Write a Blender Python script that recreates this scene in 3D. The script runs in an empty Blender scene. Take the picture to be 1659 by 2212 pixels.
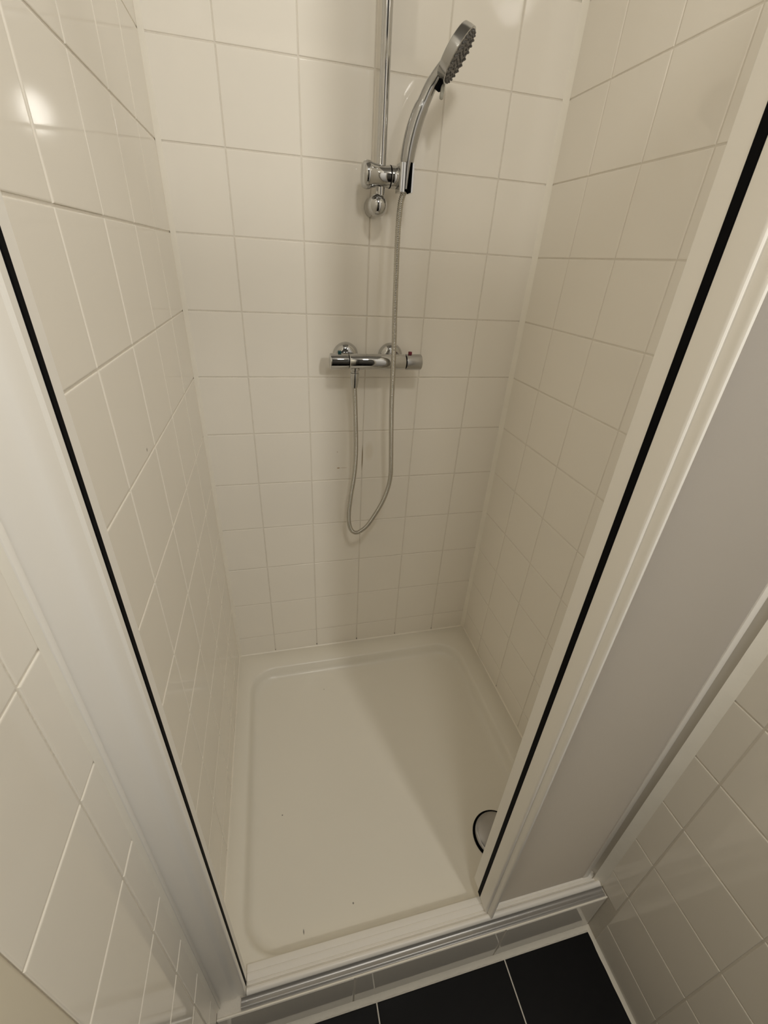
import bpy, bmesh, math, random
from mathutils import Vector, Matrix
random.seed(4)
S = bpy.context.scene
COL = S.collection

# ------------------------------------------------------------------ camera
W, H = 1659, 2212
F_PX = 934.154
cam_d = bpy.data.cameras.new('camera')
cam_d.sensor_fit = 'HORIZONTAL'
cam_d.sensor_width = 36.0
cam_d.lens = 36.0 * F_PX / W
cam_d.clip_start = 0.01
cam = bpy.data.objects.new('camera', cam_d)
COL.objects.link(cam)
right = Vector((0.971433, -0.230866, 0.054935))
fwd = Vector((0.226854, 0.835437, -0.500582))
up = Vector((0.069673, 0.498745, 0.863944))
M = Matrix((right, up, -fwd)).transposed().to_4x4()
M.translation = Vector((0.0616472, -1.15943, 1.41927))
cam.matrix_world = M
S.camera = cam

# ------------------------------------------------------------------ world, lamps, exposure
wd = bpy.data.worlds.new('room_air')
wd.use_nodes = True
wd.node_tree.nodes['Background'].inputs[0].default_value = (1.0, 0.93, 0.82, 1)
wd.node_tree.nodes['Background'].inputs[1].default_value = 0.0
S.world = wd
LIGHT = (1.0, 0.965, 0.885)
try:
    S.cycles.diffuse_bounces = 10
    S.cycles.max_bounces = 16
except AttributeError:
    pass

def lamp(name, loc, towards, power, w, h):
    l = bpy.data.lights.new(name, 'AREA')
    l.shape = 'ELLIPSE'
    l.size = w; l.size_y = h
    l.energy = power
    l.color = LIGHT
    o = bpy.data.objects.new(name, l)
    o.location = loc
    o.rotation_euler = Vector(towards).to_track_quat('-Z', 'Y').to_euler()
    COL.objects.link(o)
    return o
lamp('wall_lamp_light', (0.685, -1.84, 1.935), (-0.24, 1.0, -0.04), 7.6, 0.11, 0.16)
g = bpy.data.lights.new('ceiling_lamp_light', 'POINT')
g.energy = 14.0
g.color = LIGHT
g.shadow_soft_size = 0.09
go = bpy.data.objects.new('ceiling_lamp_light', g)
go.location = (0.275, -1.40, 2.45)
COL.objects.link(go)

S.view_settings.view_transform = 'Standard'
S.view_settings.look = 'None'
S.view_settings.gamma = 1.0
S.view_settings.use_curve_mapping = False
S.view_settings.exposure = 0.14

# ------------------------------------------------------------------ constants (metres, floor z = 0)
XL, XR = -0.1268, 0.7354      # tile faces of the side walls
Z0 = 1.748                    # height of tile joint no. 0
PIT = 0.15
ZT = 0.1656                   # tray rim height
YK = -0.886                   # front face of the kerb
CEIL = 2.60
JW = 0.0030                   # joint width
TT = 0.0014                   # tile proud of grout

# ------------------------------------------------------------------ materials
def new_mat(name):
    m = bpy.data.materials.new(name)
    m.use_nodes = True
    nt = m.node_tree
    b = nt.nodes['Principled BSDF']
    return m, nt, b

def simple(name, col, rough=0.5, metal=0.0, coat=0.0, bump=0.0, bscale=80.0, var=0.0, vscale=6.0, spec=0.5):
    m, nt, b = new_mat(name)
    b.inputs['Base Color'].default_value = (*col, 1)
    b.inputs['Roughness'].default_value = rough
    b.inputs['Metallic'].default_value = metal
    b.inputs['Coat Weight'].default_value = coat
    b.inputs['Specular IOR Level'].default_value = spec
    tc = nt.nodes.new('ShaderNodeTexCoord')
    if var > 0:
        n = nt.nodes.new('ShaderNodeTexNoise'); n.inputs['Scale'].default_value = vscale
        n.inputs['Detail'].default_value = 4
        nt.links.new(tc.outputs['Object'], n.inputs['Vector'])
        r = nt.nodes.new('ShaderNodeMapRange')
        r.inputs[3].default_value = 1 - var; r.inputs[4].default_value = 1 + var
        nt.links.new(n.outputs['Fac'], r.inputs[0])
        mx = nt.nodes.new('ShaderNodeMix'); mx.data_type = 'RGBA'; mx.blend_type = 'MULTIPLY'
        mx.inputs[0].default_value = 1
        mx.inputs[6].default_value = (*col, 1)
        nt.links.new(r.outputs[0], mx.inputs[7])
        nt.links.new(mx.outputs[2], b.inputs['Base Color'])
    if bump > 0:
        n = nt.nodes.new('ShaderNodeTexNoise'); n.inputs['Scale'].default_value = bscale
        nt.links.new(tc.outputs['Object'], n.inputs['Vector'])
        bp = nt.nodes.new('ShaderNodeBump'); bp.inputs['Strength'].default_value = bump
        bp.inputs['Distance'].default_value = 0.002
        nt.links.new(n.outputs['Fac'], bp.inputs['Height'])
        nt.links.new(bp.outputs['Normal'], b.inputs['Normal'])
    return m

def spots(m, plist):
    """small stains with a shape of their own: (centre, half sizes, colour, strength)"""
    nt = m.node_tree
    b = nt.nodes['Principled BSDF']
    geo = nt.nodes.new('ShaderNodeNewGeometry')
    inp = b.inputs['Base Color']
    src = inp.links[0].from_socket if inp.links else None
    base = tuple(inp.default_value)
    for c, s, col, st in plist:
        sub = nt.nodes.new('ShaderNodeVectorMath'); sub.operation = 'SUBTRACT'
        sub.inputs[1].default_value = c
        nt.links.new(geo.outputs['Position'], sub.inputs[0])
        dv = nt.nodes.new('ShaderNodeVectorMath'); dv.operation = 'DIVIDE'
        dv.inputs[1].default_value = s
        nt.links.new(sub.outputs[0], dv.inputs[0])
        ln = nt.nodes.new('ShaderNodeVectorMath'); ln.operation = 'LENGTH'
        nt.links.new(dv.outputs[0], ln.inputs[0])
        r = nt.nodes.new('ShaderNodeMapRange')
        r.inputs[1].default_value = 0.45; r.inputs[2].default_value = 1.0
        r.inputs[3].default_value = st; r.inputs[4].default_value = 0.0
        nt.links.new(ln.outputs['Value'], r.inputs[0])
        mx = nt.nodes.new('ShaderNodeMix'); mx.data_type = 'RGBA'
        nt.links.new(r.outputs[0], mx.inputs[0])
        if src: nt.links.new(src, mx.inputs[6])
        else: mx.inputs[6].default_value = base
        mx.inputs[7].default_value = (*col, 1)
        src = mx.outputs[2]
    nt.links.new(src, inp)

TILE_C = (0.895, 0.858, 0.788)
m_tile = simple('glazed_cream_tile', TILE_C, 0.055, 0, 0.0, bump=0.03, bscale=14, var=0.018, vscale=5)
RUST = (0.34, 0.18, 0.05)
spots(m_tile, [((0.2290, 0, 0.8863), (0.0055, 0.01, 0.0026), RUST, 0.75),
               ((0.2440, 0, 0.8865), (0.0130, 0.01, 0.0012), RUST, 0.40),
               ((0.2260, 0, 0.9370), (0.0020, 0.01, 0.0022), RUST, 0.45),
               ((0.3190, 0, 0.935), (0.016, 0.01, 0.035), (0.62, 0.52, 0.34), 0.22),
               ((-0.127, -0.50, 1.160), (0.01, 0.0035, 0.0035), (0.25, 0.2, 0.15), 0.7)])
m_grout = simple('pale_grout', (0.76, 0.72, 0.65), 0.85, bump=0.4, bscale=300, var=0.10, vscale=25)
MOULD = (0.035, 0.03, 0.025)
spots(m_grout, [((0.2992, 0, 0.915), (0.004, 0.01, 0.045), (0.22, 0.15, 0.05), 0.85)] +
      [((x, 0, 0.173), (0.004, 0.012, 0.0045), MOULD, st) for x, st in
       ((0.0, 0.55), (0.15, 0.95), (0.30, 1.0), (0.45, 0.7), (0.60, 0.6))] +
      [((0.7354, -0.2985, 0.172), (0.012, 0.004, 0.006), MOULD, 0.9)])
m_sil = simple('silicone_white', (0.92, 0.88, 0.79), 0.4, bump=0.15, bscale=120, var=0.05, vscale=18)
m_white = simple('white_lacquer', (0.93, 0.905, 0.86), 0.34, coat=0.15, bump=0.02, bscale=40)
m_alu = simple('satin_aluminium', (0.42, 0.41, 0.40), 0.33, 0.6, bump=0.03, bscale=200)
m_tray = simple('white_acrylic', (0.86, 0.83, 0.75), 0.30, coat=0.1, bump=0.05, bscale=60, var=0.01)
spots(m_tray, [((0.0037, -0.5367, 0.13), (0.0022, 0.0022, 0.03), MOULD, 0.8),
               ((0.1567, -0.7572, 0.13), (0.0022, 0.0026, 0.03), MOULD, 0.8),
               ((0.0414, -0.7826, 0.13), (0.0016, 0.0060, 0.03), MOULD, 0.8),
               ((0.1569, -0.1672, 0.13), (0.0022, 0.0022, 0.03), MOULD, 0.5)])
m_chrome = simple('chrome', (0.53, 0.53, 0.525), 0.06, 1.0)
m_chrome_soft = simple('satin_chrome', (0.45, 0.45, 0.445), 0.20, 1.0)
m_hose = simple('chrome_hose', (0.52, 0.50, 0.45), 0.22, 1.0)
m_black = simple('black_rubber_and_shade', (0.002, 0.002, 0.003), 0.7, spec=0.1)
m_grey = simple('grey_rubber', (0.16, 0.155, 0.15), 0.55)
m_teal = simple('teal_plastic', (0.004, 0.055, 0.06), 0.35)
m_red = simple('red_plastic', (0.16, 0.008, 0.02), 0.35)
m_clear = simple('grey_clear_plastic', (0.42, 0.42, 0.38), 0.2)
m_paint = simple('cream_paint', (0.80, 0.74, 0.61), 0.45, bump=0.03, bscale=30)
m_plaster = simple('grey_plaster', (0.20, 0.19, 0.175), 0.8, bump=0.1, bscale=60)
m_slate = simple('black_floor_tile', (0.0035, 0.0035, 0.0045), 0.5, spec=0.22, bump=0.15, bscale=26, var=0.5, vscale=9)
m_cover = simple('drain_chrome', (0.42, 0.415, 0.42), 0.18, 1.0)

# frosted acrylic pane: part of the light goes through, diffused
m_pane, nt, b = new_mat('frosted_acrylic')
b.inputs['Base Color'].default_value = (0.585, 0.565, 0.555, 1)
b.inputs['Roughness'].default_value = 0.38
tr = nt.nodes.new('ShaderNodeBsdfTranslucent'); tr.inputs[0].default_value = (0.93, 0.925, 0.93, 1)
mix = nt.nodes.new('ShaderNodeMixShader'); mix.inputs[0].default_value = 0.82
nt.links.new(b.outputs[0], mix.inputs[1]); nt.links.new(tr.outputs[0], mix.inputs[2])
nt.links.new(mix.outputs[0], nt.nodes['Material Output'].inputs['Surface'])
tc = nt.nodes.new('ShaderNodeTexCoord')
nz = nt.nodes.new('ShaderNodeTexNoise'); nz.inputs['Scale'].default_value = 900
nt.links.new(tc.outputs['Object'], nz.inputs['Vector'])
bpn = nt.nodes.new('ShaderNodeBump'); bpn.inputs['Strength'].default_value = 0.12; bpn.inputs['Distance'].default_value = 0.0006
nt.links.new(nz.outputs['Fac'], bpn.inputs['Height']); nt.links.new(bpn.outputs['Normal'], b.inputs['Normal'])

# ------------------------------------------------------------------ helpers
def link(name, me, mat=None, parent=None, smooth=False):
    o = bpy.data.objects.new(name, me)
    COL.objects.link(o)
    if mat is not None and not me.materials: me.materials.append(mat)
    if parent is not None: o.parent = parent
    if smooth:
        for p in me.polygons: p.use_smooth = True
    return o

def obj(name, bm, mat, parent=None, smooth=False, angle=None):
    me = bpy.data.meshes.new(name)
    bmesh.ops.recalc_face_normals(bm, faces=bm.faces)
    bm.to_mesh(me); bm.free()
    o = link(name, me, mat, parent, smooth or angle is not None)
    if angle is not None:
        me.set_sharp_from_angle(angle=math.radians(angle))
    return o

def thing(name, label, cat, loc=(0, 0, 0), group=None):
    o = bpy.data.objects.new(name, None)
    o.empty_display_size = 0.05
    COL.objects.link(o)
    o.location = loc
    tag(o, label, cat, group)
    return o

def tag(o, label, cat, group=None):
    o['label'] = label; o['category'] = cat
    if group: o['group'] = group

def at(o, parent):
    """child meshes are written in world metres; keep them there"""
    o.matrix_parent_inverse = Matrix.Translation(-Vector(parent.location))
    return o

def box(bm, x0, x1, y0, y1, z0, z1, bev=0.0, seg=2):
    v = [bm.verts.new((x, y, z)) for x in (x0, x1) for y in (y0, y1) for z in (z0, z1)]
    fs = []
    for q in ((0, 1, 3, 2), (4, 6, 7, 5), (0, 4, 5, 1), (2, 3, 7, 6), (0, 2, 6, 4), (1, 5, 7, 3)):
        fs.append(bm.faces.new([v[i] for i in q]))
    if bev > 0:
        es = list({e for f in fs for e in f.edges})
        bmesh.ops.bevel(bm, geom=es, offset=bev, segments=seg, affect='EDGES', profile=0.5)

def box_obj(name, mat, parent, *a, bev=0.0, seg=2):
    bm = bmesh.new(); box(bm, *a, bev=bev, seg=seg)
    return obj(name, bm, mat, parent, angle=35 if bev else None)

def prism(bm, pts, axis, a, b):
    """extrude closed 2D polygon along axis ('x': pts are (y,z); 'y': (x,z); 'z': (x,y))"""
    def mk(p, t):
        if axis == 'x': return (t, p[0], p[1])
        if axis == 'y': return (p[0], t, p[1])
        return (p[0], p[1], t)
    v0 = [bm.verts.new(mk(p, a)) for p in pts]; v1 = [bm.verts.new(mk(p, b)) for p in pts]
    n = len(pts)
    for i in range(n):
        j = (i + 1) % n
        bm.faces.new((v0[i], v0[j], v1[j], v1[i]))
    bm.faces.new(v0[::-1]); bm.faces.new(v1)
    return v0 + v1

def frame_of(d, hint=Vector((0, 0, 1))):
    d = d.normalized()
    u = hint - d * hint.dot(d)
    if u.length < 1e-4: u = Vector((1, 0, 0)) - d * d.x
    u.normalize()
    return u, d.cross(u)

def lathe(bm, prof, origin, axis, n=32):
    """prof: (distance along axis, radius)"""
    origin = Vector(origin); axis = Vector(axis).normalized()
    u, w = frame_of(axis)
    rings = []
    for t, r in prof:
        c = origin + axis * t
        if r < 1e-6: rings.append([bm.verts.new(c)])
        else: rings.append([bm.verts.new(c + (u * math.cos(2 * math.pi * k / n) + w * math.sin(2 * math.pi * k / n)) * r) for k in range(n)])
    for A, B in zip(rings[:-1], rings[1:]):
        for k in range(n):
            l = (k + 1) % n
            if len(A) == 1 and len(B) == 1: continue
            if len(A) == 1: bm.faces.new((A[0], B[k], B[l]))
            elif len(B) == 1: bm.faces.new((A[k], A[l], B[0]))
            else: bm.faces.new((A[k], A[l], B[l], B[k]))
    if len(rings[0]) > 1: bm.faces.new(rings[0][::-1])
    if len(rings[-1]) > 1: bm.faces.new(rings[-1])

def catmull(pts, per):
    P = [Vector(p) for p in pts]
    P = [P[0] * 2 - P[1]] + P + [P[-1] * 2 - P[-2]]
    out = []
    for i in range(1, len(P) - 2):
        for k in range(per):
            t = k / per
            a, b, c, d = P[i - 1:i + 3]
            out.append(0.5 * ((2 * b) + (c - a) * t + (2 * a - 5 * b + 4 * c - d) * t * t + (3 * b - a - 3 * c + d) * t ** 3))
    out.append(P[-2].copy())
    return out

def resample(pts, step):
    L = [0.0]
    for a, b in zip(pts[:-1], pts[1:]): L.append(L[-1] + (b - a).length)
    n = max(2, int(round(L[-1] / step))); out = []; j = 0
    for k in range(n + 1):
        s = L[-1] * k / n
        while j < len(L) - 2 and L[j + 1] < s: j += 1
        t = (s - L[j]) / max(1e-9, L[j + 1] - L[j])
        out.append(pts[j].lerp(pts[j + 1], t))
    return out

def tube(bm, pts, radius, n=16, caps=True, flat=1.0, hint=Vector((0, 1, 0))):
    """radius: number or function(fraction, index)"""
    rings = []; m = len(pts); prev = None
    for i, p in enumerate(pts):
        d = (pts[min(i + 1, m - 1)] - pts[max(i - 1, 0)]).normalized()
        if prev is None: u, w = frame_of(d, hint)
        else:
            u = (prev - d * prev.dot(d)).normalized(); w = d.cross(u)
        prev = u
        r = radius(i / (m - 1), i) if callable(radius) else radius
        ru, rw = r if isinstance(r, tuple) else (r * flat, r)
        rings.append([bm.verts.new(p + u * ru * math.cos(2 * math.pi * k / n) + w * rw * math.sin(2 * math.pi * k / n)) for k in range(n)])
    for A, B in zip(rings[:-1], rings[1:]):
        for k in range(n):
            l = (k + 1) % n
            bm.faces.new((A[k], A[l], B[l], B[k]))
    if caps:
        bm.faces.new(rings[0][::-1]); bm.faces.new(rings[-1])

def structure(o):
    o['kind'] = 'structure'
    return o

# ------------------------------------------------------------------ room shell
_tile_cache = {}
def tile_mesh(w, h, name, mat, t=TT, bev=0.0021):
    key = (round(w, 4), round(h, 4), mat.name)
    if key in _tile_cache: return _tile_cache[key]
    bm = bmesh.new()
    rings = []
    # local: x width, y height, z out of the wall; origin in the tile's centre on the grout plane
    for z, ins in ((-0.0012, 0.0), (t * 0.45, 0.0), (t * 0.80, bev * 0.22), (t * 0.96, bev * 0.58), (t, bev)):
        a, c = w / 2 - ins, h / 2 - ins
        rings.append([bm.verts.new(p) for p in ((-a, -c, z), (a, -c, z), (a, c, z), (-a, c, z))])
    for A, B in zip(rings[:-1], rings[1:]):
        for k in range(4):
            l = (k + 1) % 4
            bm.faces.new((A[k], A[l], B[l], B[k]))
    bm.faces.new(rings[-1])
    me = bpy.data.meshes.new(name)
    bm.to_mesh(me); bm.free(); me.materials.append(mat)
    _tile_cache[key] = me
    return me

def lay_tiles(parent, cols, rows, to_world, skip=None, mat=None, name='tile', tilt=0.0016, off=0.00018):
    """cols / rows: lists of joint positions; to_world(u, v) -> (origin, axis_u, axis_v, normal) on the grout plane"""
    mat = mat or m_tile
    for u0, u1 in zip(cols[:-1], cols[1:]):
        for v0, v1 in zip(rows[:-1], rows[1:]):
            r = (u0, u1, v0, v1)
            if skip: r = skip(*r)
            if r is None: continue
            a0, a1, b0, b1 = r
            w, h = a1 - a0 - JW, b1 - b0 - JW
            if w < 0.006 or h < 0.006: continue
            o = link(name, tile_mesh(w, h, name, mat), None, parent)
            p, au, av, n = to_world((a0 + a1) / 2, (b0 + b1) / 2)
            Mx = Matrix((au, av, n)).transposed().to_4x4()
            jit = Matrix.Rotation(random.uniform(-tilt, tilt), 4, 'X') @ Matrix.Rotation(random.uniform(-tilt, tilt), 4, 'Y')
            Mx.translation = p + n * random.uniform(-off, off)
            o.matrix_basis = Mx @ jit

X, Y, Z = Vector((1, 0, 0)), Vector((0, 1, 0)), Vector((0, 0, 1))
rows_all = sorted([Z0 - PIT * k for k in range(-5, 12)] + [0.0, CEIL])

# back wall
wall_back = structure(box_obj('wall_back', m_grout, None, XL - 0.08, XR + 0.08, TT, 0.10, 0, CEIL))
rb = [ZT + 0.001] + [z for z in rows_all if z > ZT + 0.02]
lay_tiles(wall_back, [XL, 0, .15, .30, .45, .60, XR], rb, lambda u, v: (Vector((u, TT, v)), X, Z, -Y))

# left wall up to the door frame, then on beyond the door
YJ = -1.018
wall_left = structure(box_obj('wall_left', m_grout, None, XL - 0.10, XL - TT, YJ, 0.0, 0, CEIL))
def cut_in(u0, u1, v0, v1):
    inside = max(u0, u1) > YK + 0.02 and v0 < ZT
    if inside:
        if v1 < ZT + 0.01: return None
        return (u0, u1, ZT + 0.001, v1)
    return (u0, u1, v0, v1)
ycols_l = sorted([-0.1516 * j for j in range(7)] + [YJ])
def cut_left(u0, u1, v0, v1):
    # the column behind the kerb end starts above the tray as well
    if u0 < YK < u1 and v0 < ZT: return (u0, u1, max(v0, ZT + 0.001), v1) if v1 > ZT + .01 else None
    return cut_in(u0, u1, v0, v1)
lay_tiles(wall_left, ycols_l, rows_all, lambda u, v: (Vector((XL - TT, u, v)), -Y, Z, X), cut_left)

YRE = -1.30
wall_right = structure(box_obj('wall_right', m_grout, None, XR + TT, XR + 0.10, YRE, 0.0, 0, CEIL))
ycols_r = sorted([0.0] + [-0.1447 - 0.1538 * j for j in range(8)] + [YRE])
lay_tiles(wall_right, ycols_r, rows_all, lambda u, v: (Vector((XR + TT, u, v)), Y, Z, -X), cut_left)

# the rest of the bathroom behind the camera
YF = -2.70; XF = 1.75
structure(box_obj('wall_front', m_plaster, None, XL - 0.10, XF, YF - 0.1, YF, 0, CEIL))
w2 = structure(box_obj('wall_right_far', m_plaster, None, XF, XF + 0.1, YF - 0.1, YRE + 0.1, 0, CEIL))
w3 = structure(box_obj('wall_right_return', m_plaster, None, XR + 0.10, XF, YRE, YRE + 0.1, 0, CEIL))
w4 = structure(box_obj('wall_left_far', m_plaster, None, XL - 0.10, XL, YF, YJ - 0.93, 0, CEIL))
w5 = structure(box_obj('wall_left_lintel', m_plaster, None, XL - 0.10, XL, YJ - 0.93, YJ, 2.12, CEIL))
structure(box_obj('ceiling', m_plaster, None, XL - 0.1, XF + 0.1, YF - 0.1, 0.1, CEIL, CEIL + 0.1))

# door frame in the left wall beside the camera, and its closed leaf
bm = bmesh.new()
box(bm, XL - 0.10, XL + 0.004, YJ - 0.055, YJ - 0.0015, 0, 2.12, bev=0.0035, seg=3)
box(bm, XL - 0.10, XL + 0.004, YJ - 0.93, YJ - 0.875, 0, 2.12, bev=0.0035, seg=3)
box(bm, XL - 0.10, XL + 0.004, YJ - 0.875, YJ - 0.055, 2.065, 2.12, bev=0.0035, seg=3)
structure(obj('trim_1', bm, m_paint, None, angle=35))
door = structure(box_obj('door_1', m_paint, None, XL - 0.045, XL - 0.005, YJ - 0.872, YJ - 0.058, 0.008, 2.062, bev=0.002))
bm = bmesh.new()
tube(bm, [Vector((XL - 0.005, YJ - 0.80, 1.05)), Vector((XL + 0.045, YJ - 0.80, 1.05)), Vector((XL + 0.05, YJ - 0.79, 1.05)), Vector((XL + 0.05, YJ - 0.68, 1.05))], 0.009, 12)
obj('door_handle', bm, m_chrome_soft, door, smooth=True)

# floor: pale bedding with black tiles
floor = structure(box_obj('floor', m_grout, None, XL - 0.1, XF, YF, YK + 0.02, -0.06, -TT))
fx = [XL + 0.004, 0.1875, 0.4995, XR + 0.003]
fy = [YRE, -1.199, YK - 0.010]
lay_tiles(floor, fx, fy, lambda u, v: (Vector((u, v, -TT)), X, Y, Z), mat=m_slate, name='floor_tile', tilt=0.001)
fx2 = [XL + 0.004 + 0.312 * k for k in range(7)]
lay_tiles(floor, fx2, [YF, -2.235, -1.923, -1.611, YRE], lambda u, v: (Vector((u, v, -TT)), X, Y, Z), mat=m_slate, name='floor_tile', tilt=0.001)

# kerb under the tray: grout core with one row of tiles on its face
kerb = structure(box_obj('trim_2', m_grout, None, XL, XR, YK + TT, YK + 0.03, 0, ZT - 0.002))
lay_tiles(kerb, [XL, 0.137, 0.4740, XR], [0.004, ZT - 0.001], lambda u, v: (Vector((u, YK + TT, v)), X, Z, -Y))

# silicone: corners, tray edge, kerb foot, wall foot
def fillet_line(bm, a, b, n1, n2, r, wob=0.12, step=0.03):
    """triangular concave bead along a->b lying in the corner of two planes with inward normals n1, n2"""
    a, b, n1, n2 = Vector(a), Vector(b), Vector(n1), Vector(n2)
    n = max(2, int((b - a).length / step)); rows = []
    for i in range(n + 1):
        p = a.lerp(b, i / n); rr = r * (1 + random.uniform(-wob, wob))
        q = [p - (n1 + n2) * 0.0012, p + n1 * rr, p + (n1 + n2) * rr * 0.42, p + n2 * rr]
        rows.append([bm.verts.new(v) for v in q])
    for A, B in zip(rows[:-1], rows[1:]):
        for k in range(4):
            l = (k + 1) % 4
            bm.faces.new((A[k], A[l], B[l], B[k]))
    bm.faces.new(rows[0][::-1]); bm.faces.new(rows[-1])
def bead(name, segs, mat=m_sil):
    bm = bmesh.new()
    for s in segs: fillet_line(bm, *s)
    return structure(obj(name, bm, mat, None, angle=32))
bead('trim_3', [((XL, 0, ZT), (XL, 0, CEIL), X, -Y, 0.0095, 0.04)])
bead('trim_4', [((XR, 0, ZT), (XR, 0, CEIL), -X, -Y, 0.0110, 0.04)])
bead('trim_5', [((XL, 0, ZT), (XR, 0, ZT), -Y, Z, 0.0035), ((XL, 0, ZT), (XL, -0.82, ZT), X, Z, 0.003), ((XR, 0, ZT), (XR, -0.80, ZT), -X, Z, 0.0035)])
bead('trim_6', [((XL, YK, 0), (XR, YK, 0), -Y, Z, 0.0085, 0.16, 0.007), ((XR, YK, 0), (XR, YRE, 0), -X, Z, 0.0075, 0.10, 0.015)])
bead('trim_7', [((XL, -0.8706, ZT), (XL, -0.8706, 1.98), X, -Y, 0.0045, 0.05)])
bead('trim_8', [((XR, -0.8485, ZT - 0.01), (XR, -0.8485, 1.98), -X, -Y, 0.0160, 0.012)])

# ------------------------------------------------------------------ shower tray
tray = thing('shower_tray', 'low white rectangular shower tray with rounded inner corners between the tiled walls', 'shower tray', (0.30, -0.44, 0))
def rrect(x0, x1, y0, y1, r, n=10):
    out = []
    for cx, cy, a0 in ((x1 - r, y1 - r, 0), (x0 + r, y1 - r, 90), (x0 + r, y0 + r, 180), (x1 - r, y0 + r, 270)):
        for k in range(n + 1):
            a = math.radians(a0 + 90 * k / n)
            out.append((cx + r * math.cos(a), cy + r * math.sin(a)))
    return out
bm = bmesh.new()
IX0, IX1, IY0, IY1 = -0.0900, 0.6755, -0.8250, -0.0690
OX0, OX1, OY0, OY1 = XL + 0.0004, XR - 0.0004, -0.8560, -0.0004
prof = [(0.0, ZT, 0.085), (0.0035, ZT - 0.0010, 0.083), (0.0070, ZT - 0.0045, 0.081), (0.0100, ZT - 0.0120, 0.079),
        (0.0130, ZT - 0.0230, 0.077), (0.0180, ZT - 0.0310, 0.074), (0.0260, ZT - 0.0355, 0.070), (0.038, ZT - 0.0370, 0.062)]
rings = []
outer = rrect(OX0, OX1, OY0, OY1, 0.002)
def addring(p2, z): return [bm.verts.new((x, y, z)) for x, y in p2]
rings.append(addring(outer, 0.135)); rings.append(addring(outer, ZT - 0.001))
rings.append(addring(rrect(OX0 + .001, OX1 - .001, OY0 + .001, OY1 - .001, 0.002), ZT))
for ins, z, r in prof:
    rings.append(addring(rrect(IX0 + ins, IX1 - ins, IY0 + ins, IY1 - ins, r), z))
for A, B in zip(rings[:-1], rings[1:]):
    n = len(A)
    for k in range(n):
        l = (k + 1) % n
        bm.faces.new((A[k], A[l], B[l], B[k]))
bm.faces.new(rings[-1])
o = at(obj('basin', bm, m_tray, tray, angle=50), tray)
# waste: black ring as painted gap shadow and chrome cover near the front right
DZ = ZT - 0.0370
dc = (0.547, -0.700)
bm = bmesh.new(); lathe(bm, [(0.0002, 0.0), (0.0002, 0.0595), (0.0010, 0.0605), (0.0010, 0.0575), (0.0006, 0.056), (0.0006, 0.0)], (dc[0], dc[1], DZ), Z, 48)
at(obj('drain_gap_shade', bm, m_black, tray, smooth=False), tray)
bm = bmesh.new(); lathe(bm, [(0.002, 0.0), (0.002, 0.0530), (0.0055, 0.0545), (0.0080, 0.0520), (0.0092, 0.045), (0.0102, 0.025), (0.0105, 0.0)], (dc[0], dc[1], DZ), Z, 48)
at(obj('drain_cover', bm, m_cover, tray, angle=40), tray)['label'] = 'round chrome drain cover'

# ------------------------------------------------------------------ enclosure frame
ETOP = 1.98
frame = thing('shower_enclosure_frame', 'fixed white and aluminium shower door frame with bottom track between both walls', 'door frame', (0.30, -0.85, ZT))
# left closing profile; front face slightly dished, with a black magnetic strip on its inner side
bm = bmesh.new()
px1 = -0.0735
pts = [(XL, -0.831), (XL, -0.8620), (XL + 0.004, -0.8625), (XL + 0.0290, -0.8627), (XL + 0.0330, -0.8622), (XL + 0.0370, -0.8602), (XL + 0.0400, -0.8597), (XL + 0.0450, -0.8604),
       (px1 - 0.0025, -0.8624), (px1 - 0.0010, -0.8621), (px1, -0.8606), (px1, -0.8535), (px1 - 0.0040, -0.8530), (px1 - 0.0040, -0.8455), (px1, -0.8450),
       (px1, -0.8325), (px1 - 0.0015, -0.831)]
prism(bm, pts, 'z', ZT + 0.0004, ETOP)
at(obj('closing_profile', bm, m_white, frame, angle=28), frame)
bm = bmesh.new(); box(bm, px1 - 0.0039, px1 + 0.0006, -0.8528, -0.8457, ZT + 0.012, ETOP - 0.002, bev=0.0007)
at(obj('magnetic_strip', bm, m_black, frame), frame)['label'] = 'black rubber strip'
bm = bmesh.new(); box(bm, XL + 0.0002, XL + 0.0060, -0.8705, -0.8632, ZT + 0.0004, ETOP - 0.002, bev=0.0008)
at(obj('wall_strip', bm, m_white, frame, angle=40), frame)
# right wall profile: U channel, recess shade put into a darker grey strip
bm = bmesh.new()
pts = [(XR - 0.0006, -0.795), (0.7300, -0.795), (0.7300, -0.848), (XR - 0.0006, -0.848)]
prism(bm, pts, 'z', ZT + 0.0004, ETOP)
at(obj('wall_profile', bm, m_white, frame), frame)
bm = bmesh.new()
prism(bm, [(0.6950, -0.800), (0.7300, -0.800), (0.7300, -0.806), (0.6950, -0.806)], 'z', ZT + 0.0004, ETOP)
at(obj('wall_profile_channel', bm, m_alu, frame), frame)  # darker grey paints the recess shade; widened to stop a light leak
# bottom track, white inside with satin front steps
bm = bmesh.new()
T0, T1 = -0.0725, 0.7295
zb = ZT + 0.0002
pts = [(-0.8205, zb), (-0.8205, ZT + 0.0062), (-0.8215, ZT + 0.0070), (-0.8328, ZT + 0.0072), (-0.8332, ZT + 0.0040), (-0.8352, ZT + 0.0040), (-0.8356, ZT + 0.0072),
       (-0.8456, ZT + 0.0072), (-0.8460, ZT + 0.0036), (-0.8482, ZT + 0.0036), (-0.8486, ZT + 0.0074), (-0.8508, ZT + 0.0074), (-0.8512, ZT + 0.0040), (-0.8530, ZT + 0.0040),
       (-0.8534, ZT + 0.0088), (-0.8548, ZT + 0.0108), (-0.8570, ZT + 0.0120), (-0.8598, ZT + 0.0120), (-0.8622, ZT + 0.0108), (-0.8640, ZT + 0.0084), (-0.8648, ZT + 0.0060),
       (-0.8648, zb)]
prism(bm, pts, 'x', T0, T1)
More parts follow.
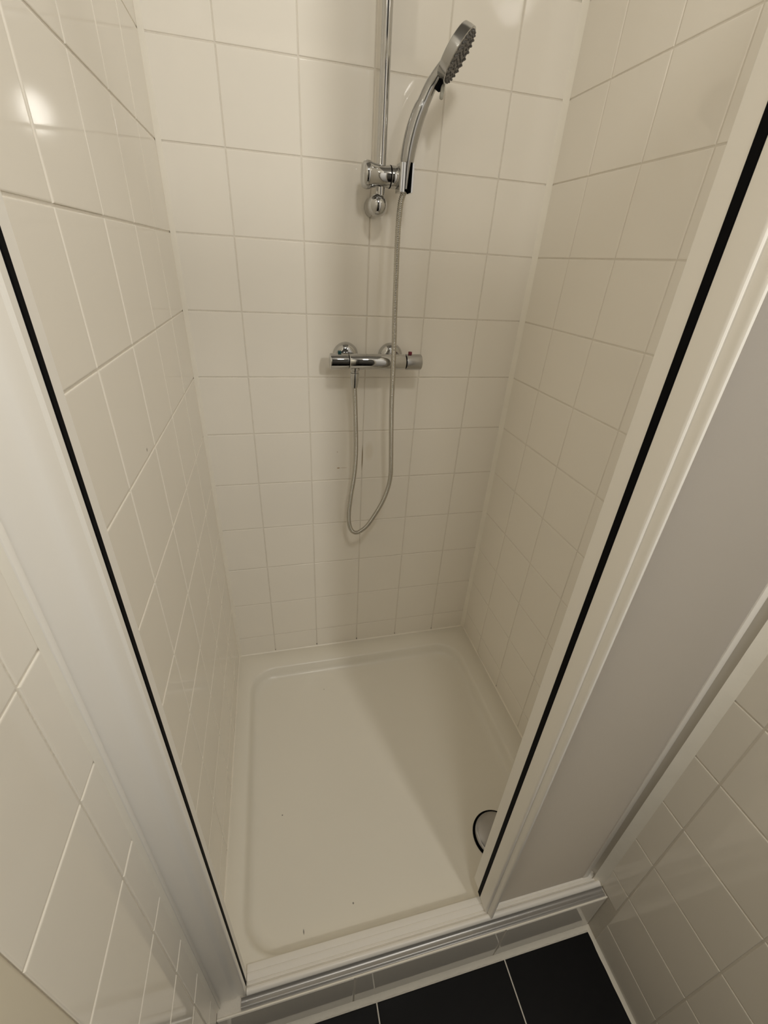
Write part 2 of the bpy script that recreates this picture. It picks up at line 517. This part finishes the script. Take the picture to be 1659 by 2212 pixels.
at(obj('bottom_track', bm, m_white, frame, angle=40), frame)
bm = bmesh.new()
pts = [(-0.8652, zb), (-0.8652, ZT + 0.0060), (-0.8668, ZT + 0.0036), (-0.8690, ZT + 0.0018), (-0.8725, ZT + 0.0012), (-0.8750, ZT + 0.0022), (-0.8768, ZT + 0.0030), (-0.8782, ZT + 0.0026),
       (-0.8800, ZT + 0.0008), (-0.8815, zb)]
prism(bm, pts, 'x', T0 - 0.010, T1 + 0.002)
at(obj('drip_sill', bm, m_alu, frame, angle=40), frame)['label'] = 'grey aluminium drip sill'
bm = bmesh.new()
box(bm, XL, XR, -0.8855, -0.8825, ZT - 0.0018, ZT + 0.0006, bev=0.0005)
at(obj('sealing_bead', bm, m_sil, frame), frame)
bm = bmesh.new(); box(bm, XL, XR - 0.0002, -0.862, -0.800, ETOP + 0.0002, ETOP + 0.032, bev=0.003)
at(obj('top_track', bm, m_white, frame, angle=40), frame)

# ------------------------------------------------------------------ sliding door, pushed open to the right, a touch out of plumb
slid = thing('sliding_shower_door', 'frosted grey sliding shower door pushed to the right, with white leading post', 'door', (0.56, -0.84, ZT))
def lean(o, k=0.0098):
    for v in o.data.vertices: v.co.x -= k * (v.co.z - 0.17)
    return at(o, slid)
PX = 0.4375
DB, DTP = ZT + 0.0090, ETOP - 0.003
bm = bmesh.new()
pts = [(PX, -0.8235), (PX, -0.8480), (PX + 0.0004, -0.8500), (PX + 0.0014, -0.8514), (PX + 0.0028, -0.8520), (PX + 0.0042, -0.8518), (PX + 0.0052, -0.8524),
       (PX + 0.0058, -0.8545), (PX + 0.0064, -0.8590), (PX + 0.0072, -0.8630), (PX + 0.0082, -0.8642), (PX + 0.0112, -0.8642), (PX + 0.0120, -0.8632), (PX + 0.0135, -0.8500), (PX + 0.0276, -0.8460), (PX + 0.0276, -0.8375), (PX + 0.012, -0.8375), (PX + 0.012, -0.8235)]
prism(bm, pts, 'z', DB + 0.0032, DTP)
lean(obj('leading_post', bm, m_white, slid, angle=30))
bm = bmesh.new()
pts = [(PX - 0.0005, -0.7905), (PX + 0.0005, -0.7890), (PX + 0.018, -0.7890), (PX + 0.018, -0.8130), (PX, -0.8130)]
prism(bm, pts, 'z', DB + 0.010, DTP)
lean(obj('inner_post', bm, m_white, slid, angle=30))
bm = bmesh.new(); box(bm, PX - 0.0008, PX + 0.012, -0.8234, -0.8131, DB + 0.002, DTP - 0.001, bev=0.0008)
lean(obj('magnetic_strip', bm, m_black, slid))['label'] = 'black rubber strip'
bm = bmesh.new(); box(bm, PX + 0.0240, 0.6925, -0.8425, -0.8385, DB + 0.0032, DTP)
lean(obj('panel', bm, m_pane, slid))['label'] = 'frosted grey acrylic panel'
bm = bmesh.new(); box(bm, 0.6935, 0.7080, -0.8440, -0.8150, DB + 0.003, DTP, bev=0.0008)
lean(obj('rear_stile', bm, m_white, slid, angle=35), 0.0098)

# ------------------------------------------------------------------ rail set on the back wall
rail = thing('shower_rail', 'vertical chrome shower rail with ball ended foot on the back wall', 'shower rail', (0.3080, -0.05, 1.525))
rx, ry = 0.3095, -0.0505
bm = bmesh.new(); lathe(bm, [(0, 0.0100), (0.72, 0.0100)], (rx, ry, 1.532), Z, 28)
at(obj('rod', bm, m_chrome, rail, angle=40), rail)
def foot(zc):
    bm = bmesh.new()
    d = Vector((0, 1, 0))
    rb_ = 0.0212
    prof = [(-rb_, 0.0)] + [(-rb_ * math.cos(a), rb_ * math.sin(a)) for a in [math.pi / 2 * k / 12 for k in range(1, 13)]] + \
           [(0.004, 0.0210), (0.012, 0.0200), (0.022, 0.0198), (0.036, 0.0202), (0.0470, 0.0206), (0.0490, 0.0198)]
    lathe(bm, prof, (rx - 0.0045, ry, zc), d, 40)
    return at(obj('wall_foot', bm, m_chrome, rail, angle=50), rail)
foot(1.5220); foot(2.255)

# slider clamp with knob and cup
slider = thing('shower_head_holder', 'chrome sliding clamp with round knob and open cup on the shower rail', 'holder', (0.311, -0.052, 1.572))
hz = 1.5725
bm = bmesh.new()
prof = [(-0.0425, 0.0), (-0.0422, 0.010), (-0.0412, 0.0172), (-0.0390, 0.0212), (-0.0355, 0.0236), (-0.0310, 0.0246), (-0.0260, 0.0240), (-0.0180, 0.0212),
        (-0.0080, 0.0190), (0.0040, 0.0182), (0.0130, 0.0190), (0.0165, 0.0194)]
lathe(bm, prof, (rx, ry - 0.006, hz), X, 40)
at(obj('knob', bm, m_chrome, slider, angle=50), slider)
bm = bmesh.new(); lathe(bm, [(0.0166, 0.0176), (0.0166, 0.0198), (0.0190, 0.0198), (0.0190, 0.0176)], (rx, ry - 0.006, hz), X, 40)
at(obj('ring', bm, m_black, slider), slider)['label'] = 'thin black plastic ring'
bm = bmesh.new(); lathe(bm, [(0.0191, 0.0), (0.0191, 0.0192), (0.0203, 0.0197), (0.0330, 0.0197), (0.0345, 0.0190), (0.0345, 0.0)], (rx, ry - 0.006, hz), X, 40)
at(obj('clamp_end', bm, m_chrome, slider, angle=40), slider)
# cup: square U open to the front with black lining
cx0, cx1, cy0, cy1, cz0, cz1 = 0.3440, 0.3735, -0.0800, -0.0460, 1.5470, 1.5960
bm = bmesh.new()
U = [(cx0, cy1), (cx0, cy0 + 0.002), (cx0 + 0.002, cy0), (cx0 + 0.0050, cy0), (cx0 + 0.0056, cy0 + 0.0012), (cx0 + 0.0062, cy0), (cx0 + 0.0105, cy0), (cx0 + 0.0105, cy1 - 0.0050), (cx1 - 0.0045, cy1 - 0.0050),
     (cx1 - 0.0045, cy0), (cx1 - 0.001, cy0), (cx1, cy0 + 0.002), (cx1, cy1)]
prism(bm, U, 'z', cz0, cz1)
at(obj('cup', bm, m_chrome, slider, angle=30), slider)
bm = bmesh.new()
i0, i1 = cx0 + 0.0106, cx1 - 0.0046
V = [(i0, cy0 + 0.0015), (i0 + 0.0012, cy0 + 0.0015), (i0 + 0.0012, cy1 - 0.0065), (i1 - 0.0012, cy1 - 0.0065), (i1 - 0.0012, cy0 + 0.0015), (i1, cy0 + 0.0015), (i1, cy1 - 0.0051), (i0, cy1 - 0.0051)]
prism(bm, V, 'z', cz0 + 0.0004, cz1 + 0.0012)
at(obj('cup_lining', bm, m_black, slider), slider)['label'] = 'black cup lining'

# hand shower
hs = thing('hand_shower', 'chrome hand shower with round head and grey nozzles tilted in its holder', 'hand shower', (0.3583, -0.0625, 1.55))
hn = Vector((0.75736, -0.33720, -0.55919)).normalized()      # where the face looks
hu = Vector((0.39565, -0.44429, 0.80378)); hu = (hu - hn * hu.dot(hn)).normalized()
hc = Vector((0.4337, -0.1150, 1.7502))                          # centre of the face
R = 0.0440
hp = catmull([(0.3600, -0.0640, 1.5535), (0.3600, -0.0640, 1.5725), (0.3600, -0.0645, 1.5931), (0.3628, -0.066, 1.6213), (0.3680, -0.0690, 1.6485), (0.3752, -0.0722, 1.6725),
              (0.3845, -0.0763, 1.6940), hc - hn * 0.0220 - hu * 0.060, hc - hn * 0.0210 - hu * 0.048, hc - hn * 0.0195 - hu * 0.030, hc - hn * 0.0180 - hu * 0.012, hc - hn * 0.0185 + hu * 0.004], 8)
hp = resample(hp, 0.004)
def hr(t, i):
    if t < 0.19: r = 0.0078 + 0.0056 * t / 0.19
    elif t < 0.58: r = 0.0138 + 0.0012 * math.sin((t - 0.19) / 0.39 * math.pi)
    elif t < 0.60: r = 0.0138 - 0.0012 * (t - 0.58) / 0.02
    elif t < 0.80: r = 0.0126 - 0.0016 * (t - 0.60) / 0.20
    else: r = 0.0110 - 0.0050 * (t - 0.80) / 0.20
    return r
bm = bmesh.new(); tube(bm, hp, hr, 24)
at(obj('handle', bm, m_chrome_soft, hs, angle=45), hs)
# head: disc with a flat face
bm = bmesh.new()
lathe(bm, [(-0.0245, 0.0), (-0.0240, 0.014), (-0.0226, 0.026), (-0.0206, 0.0350), (-0.0192, 0.0400), (-0.0182, 0.0412), (-0.0100, 0.0430), (-0.0012, R), (0.0, R - 0.0012), (0.0, R - 0.003), (-0.0012, R - 0.0034), (-0.0012, 0.0)], hc, hn, 56)
at(obj('head', bm, m_chrome_soft, hs, angle=32), hs)
hw = hn.cross(hu)
bm = bmesh.new(); lathe(bm, [(-0.0011, 0.0), (-0.0011, R - 0.0036), (0.0004, R - 0.0040), (0.0008, R - 0.006), (0.0008, 0.0)], hc, hn, 56)
face = at(obj('face_plate', bm, m_grey, hs, angle=40), hs); face['label'] = 'grey rubber face plate'
bm = bmesh.new()
for ring, cnt in ((0.0, 1), (0.009, 6), (0.018, 12), (0.027, 16), (0.0335, 20), (0.0385, 24)):
    for k in range(cnt):
        a = 2 * math.pi * (k + 0.3 * ring * 100) / cnt
        c = hc + (hu * math.cos(a) + hw * math.sin(a)) * ring + hn * 0.0006
        lathe(bm, [(0, 0.0021), (0.0022, 0.0017), (0.0030, 0.0008)], c, hn, 8)
nz = at(obj('nozzles', bm, m_grey, hs, smooth=True), hs); nz['kind'] = 'stuff'
# spray selector: dark block and clear tab under the head
bm = bmesh.new(); lathe(bm, [(-0.013, 0.0060), (-0.011, 0.0080), (0.006, 0.0085), (0.012, 0.0080)], hc - hu * (R + 0.0010) - hn * 0.0095, hu, 20)
at(obj('selector', bm, m_black, hs, angle=40), hs)['label'] = 'black spray selector'
tb = hc - hu * (R + 0.0005) - hn * 0.0035
bm = bmesh.new(); tube(bm, [tb, tb - Z * 0.010, tb - Z * 0.018 - hn * 0.001, tb - Z * 0.0215 - hn * 0.001, tb - Z * 0.0228 - hn * 0.001], lambda t, i: ((0.0040, 0.0050), (0.0040, 0.0056), (0.0040, 0.0056), (0.0034, 0.0044), (0.0012, 0.0016))[i], 16, hint=hn)
at(obj('selector_tab', bm, m_clear, hs, smooth=True), hs)['label'] = 'small grey clear plastic tab'

# hose
hose = thing('shower_hose', 'ribbed chrome shower hose hanging in a loop below the mixer tap', 'hose', (0.31, -0.08, 0.70))
pts = [(0.3583, -0.0640, 1.5490), (0.3530, -0.066, 1.5340), (0.3511, -0.067, 1.5190), (0.3489, -0.070, 1.4945), (0.3479, -0.073, 1.4603), (0.3481, -0.078, 1.4034), (0.3483, -0.086, 1.3233), (0.3497, -0.092, 1.2561), (0.3505, -0.095, 1.1942),
       (0.3531, -0.093, 1.1047), (0.3583, -0.09, 1.0183), (0.3647, -0.086, 0.9254), (0.3657, -0.084, 0.8899), (0.3617, -0.082, 0.8551), (0.3503, -0.08, 0.8138), (0.333, -0.077, 0.7732),
       (0.3075, -0.073, 0.726), (0.2880, -0.071, 0.7065), (0.2728, -0.069, 0.6995), (0.2602, -0.067, 0.7080), (0.2525, -0.066, 0.7324), (0.2512, -0.064, 0.77), (0.2567, -0.063, 0.8251),
       (0.2640, -0.061, 0.8774), (0.2683, -0.06, 0.9285), (0.2688, -0.06, 0.9785), (0.2671, -0.06, 1.0263), (0.2637, -0.06, 1.095), (0.2611, -0.06, 1.1370)]
path = resample(catmull(pts, 10), 0.00085)
bm = bmesh.new(); tube(bm, path, lambda t, i: (0.0061, 0.0065, 0.0061, 0.0049)[i % 4], 12)
at(obj('sleeve', bm, m_hose, hose, smooth=True), hose)
bm = bmesh.new(); lathe(bm, [(0, 0.0078), (0.003, 0.0084), (0.020, 0.0105), (0.034, 0.0112), (0.036, 0.0105)], (0.2611, -0.06, 1.137), (0.0, 0, 1), 24)
at(obj('hose_nut', bm, m_chrome, hose, angle=40), hose)

# mixer tap
mz, my = 1.2005, -0.060
mix_t = thing('shower_mixer_tap', 'chrome thermostatic bar mixer tap on the back wall with two wall flanges', 'tap', (0.3055, 0, mz))
bm = bmesh.new()
lathe(bm, [(0.0, 0.0175), (0.002, 0.0185), (0.070, 0.0186), (0.1415, 0.0185), (0.1430, 0.0175)], (0.2462, my, mz), X, 48)
at(obj('body', bm, m_chrome, mix_t, angle=40), mix_t)
def tap_handle(x0, x1, mat, bmat, bx, lab):
    bm = bmesh.new(); s = 1 if x1 > x0 else -1; L = abs(x1 - x0)
    lathe(bm, [(0, 0.0165), (0.0012, 0.0190), (L - 0.004, 0.0192), (L - 0.001, 0.0184), (L, 0.0160), (L, 0.0)], (x0, my, mz), X * s, 48)
    h = at(obj('handle', bm, mat, mix_t, angle=40), mix_t)
    bm = bmesh.new(); box(bm, bx - 0.0042, bx + 0.0042, my - 0.004, my + 0.004, mz + 0.0185, mz + 0.0255, bev=0.0012)
    b_ = obj('stop_button', bm, bmat, h); b_['label'] = lab
tap_handle(0.2448, 0.1985, m_chrome, m_teal, 0.2225, 'dark green stop button')
tap_handle(0.3908, 0.4325, m_chrome_soft, m_red, 0.4020, 'dark red stop button')
for x in (0.2465, 0.3650):
    bm = bmesh.new()
    prof = [(0.0, 0.0325), (0.0015, 0.0330)] + [(0.0015 + 0.0215 * math.sin(a), 0.0145 + 0.0185 * math.cos(a)) for a in [math.pi / 2 * k / 9 for k in range(1, 10)]] + [(0.0235, 0.0125)]
    lathe(bm, prof, (x, -0.0001, mz + 0.004), -Y, 48)
    at(obj('wall_flange', bm, m_chrome, mix_t, angle=50), mix_t)
    bm = bmesh.new(); lathe(bm, [(0, 0.0125), (0.034, 0.0125)], (x, -0.0236, mz + 0.002), -Y, 6)
    at(obj('union_nut', bm, m_chrome, mix_t), mix_t)
bm = bmesh.new(); lathe(bm, [(0, 0.0125), (0.006, 0.0125), (0.0075, 0.0095), (0.0120, 0.0095)], (0.2611, my, mz - 0.0145), -Z, 28)
at(obj('outlet', bm, m_chrome, mix_t, angle=40), mix_t)
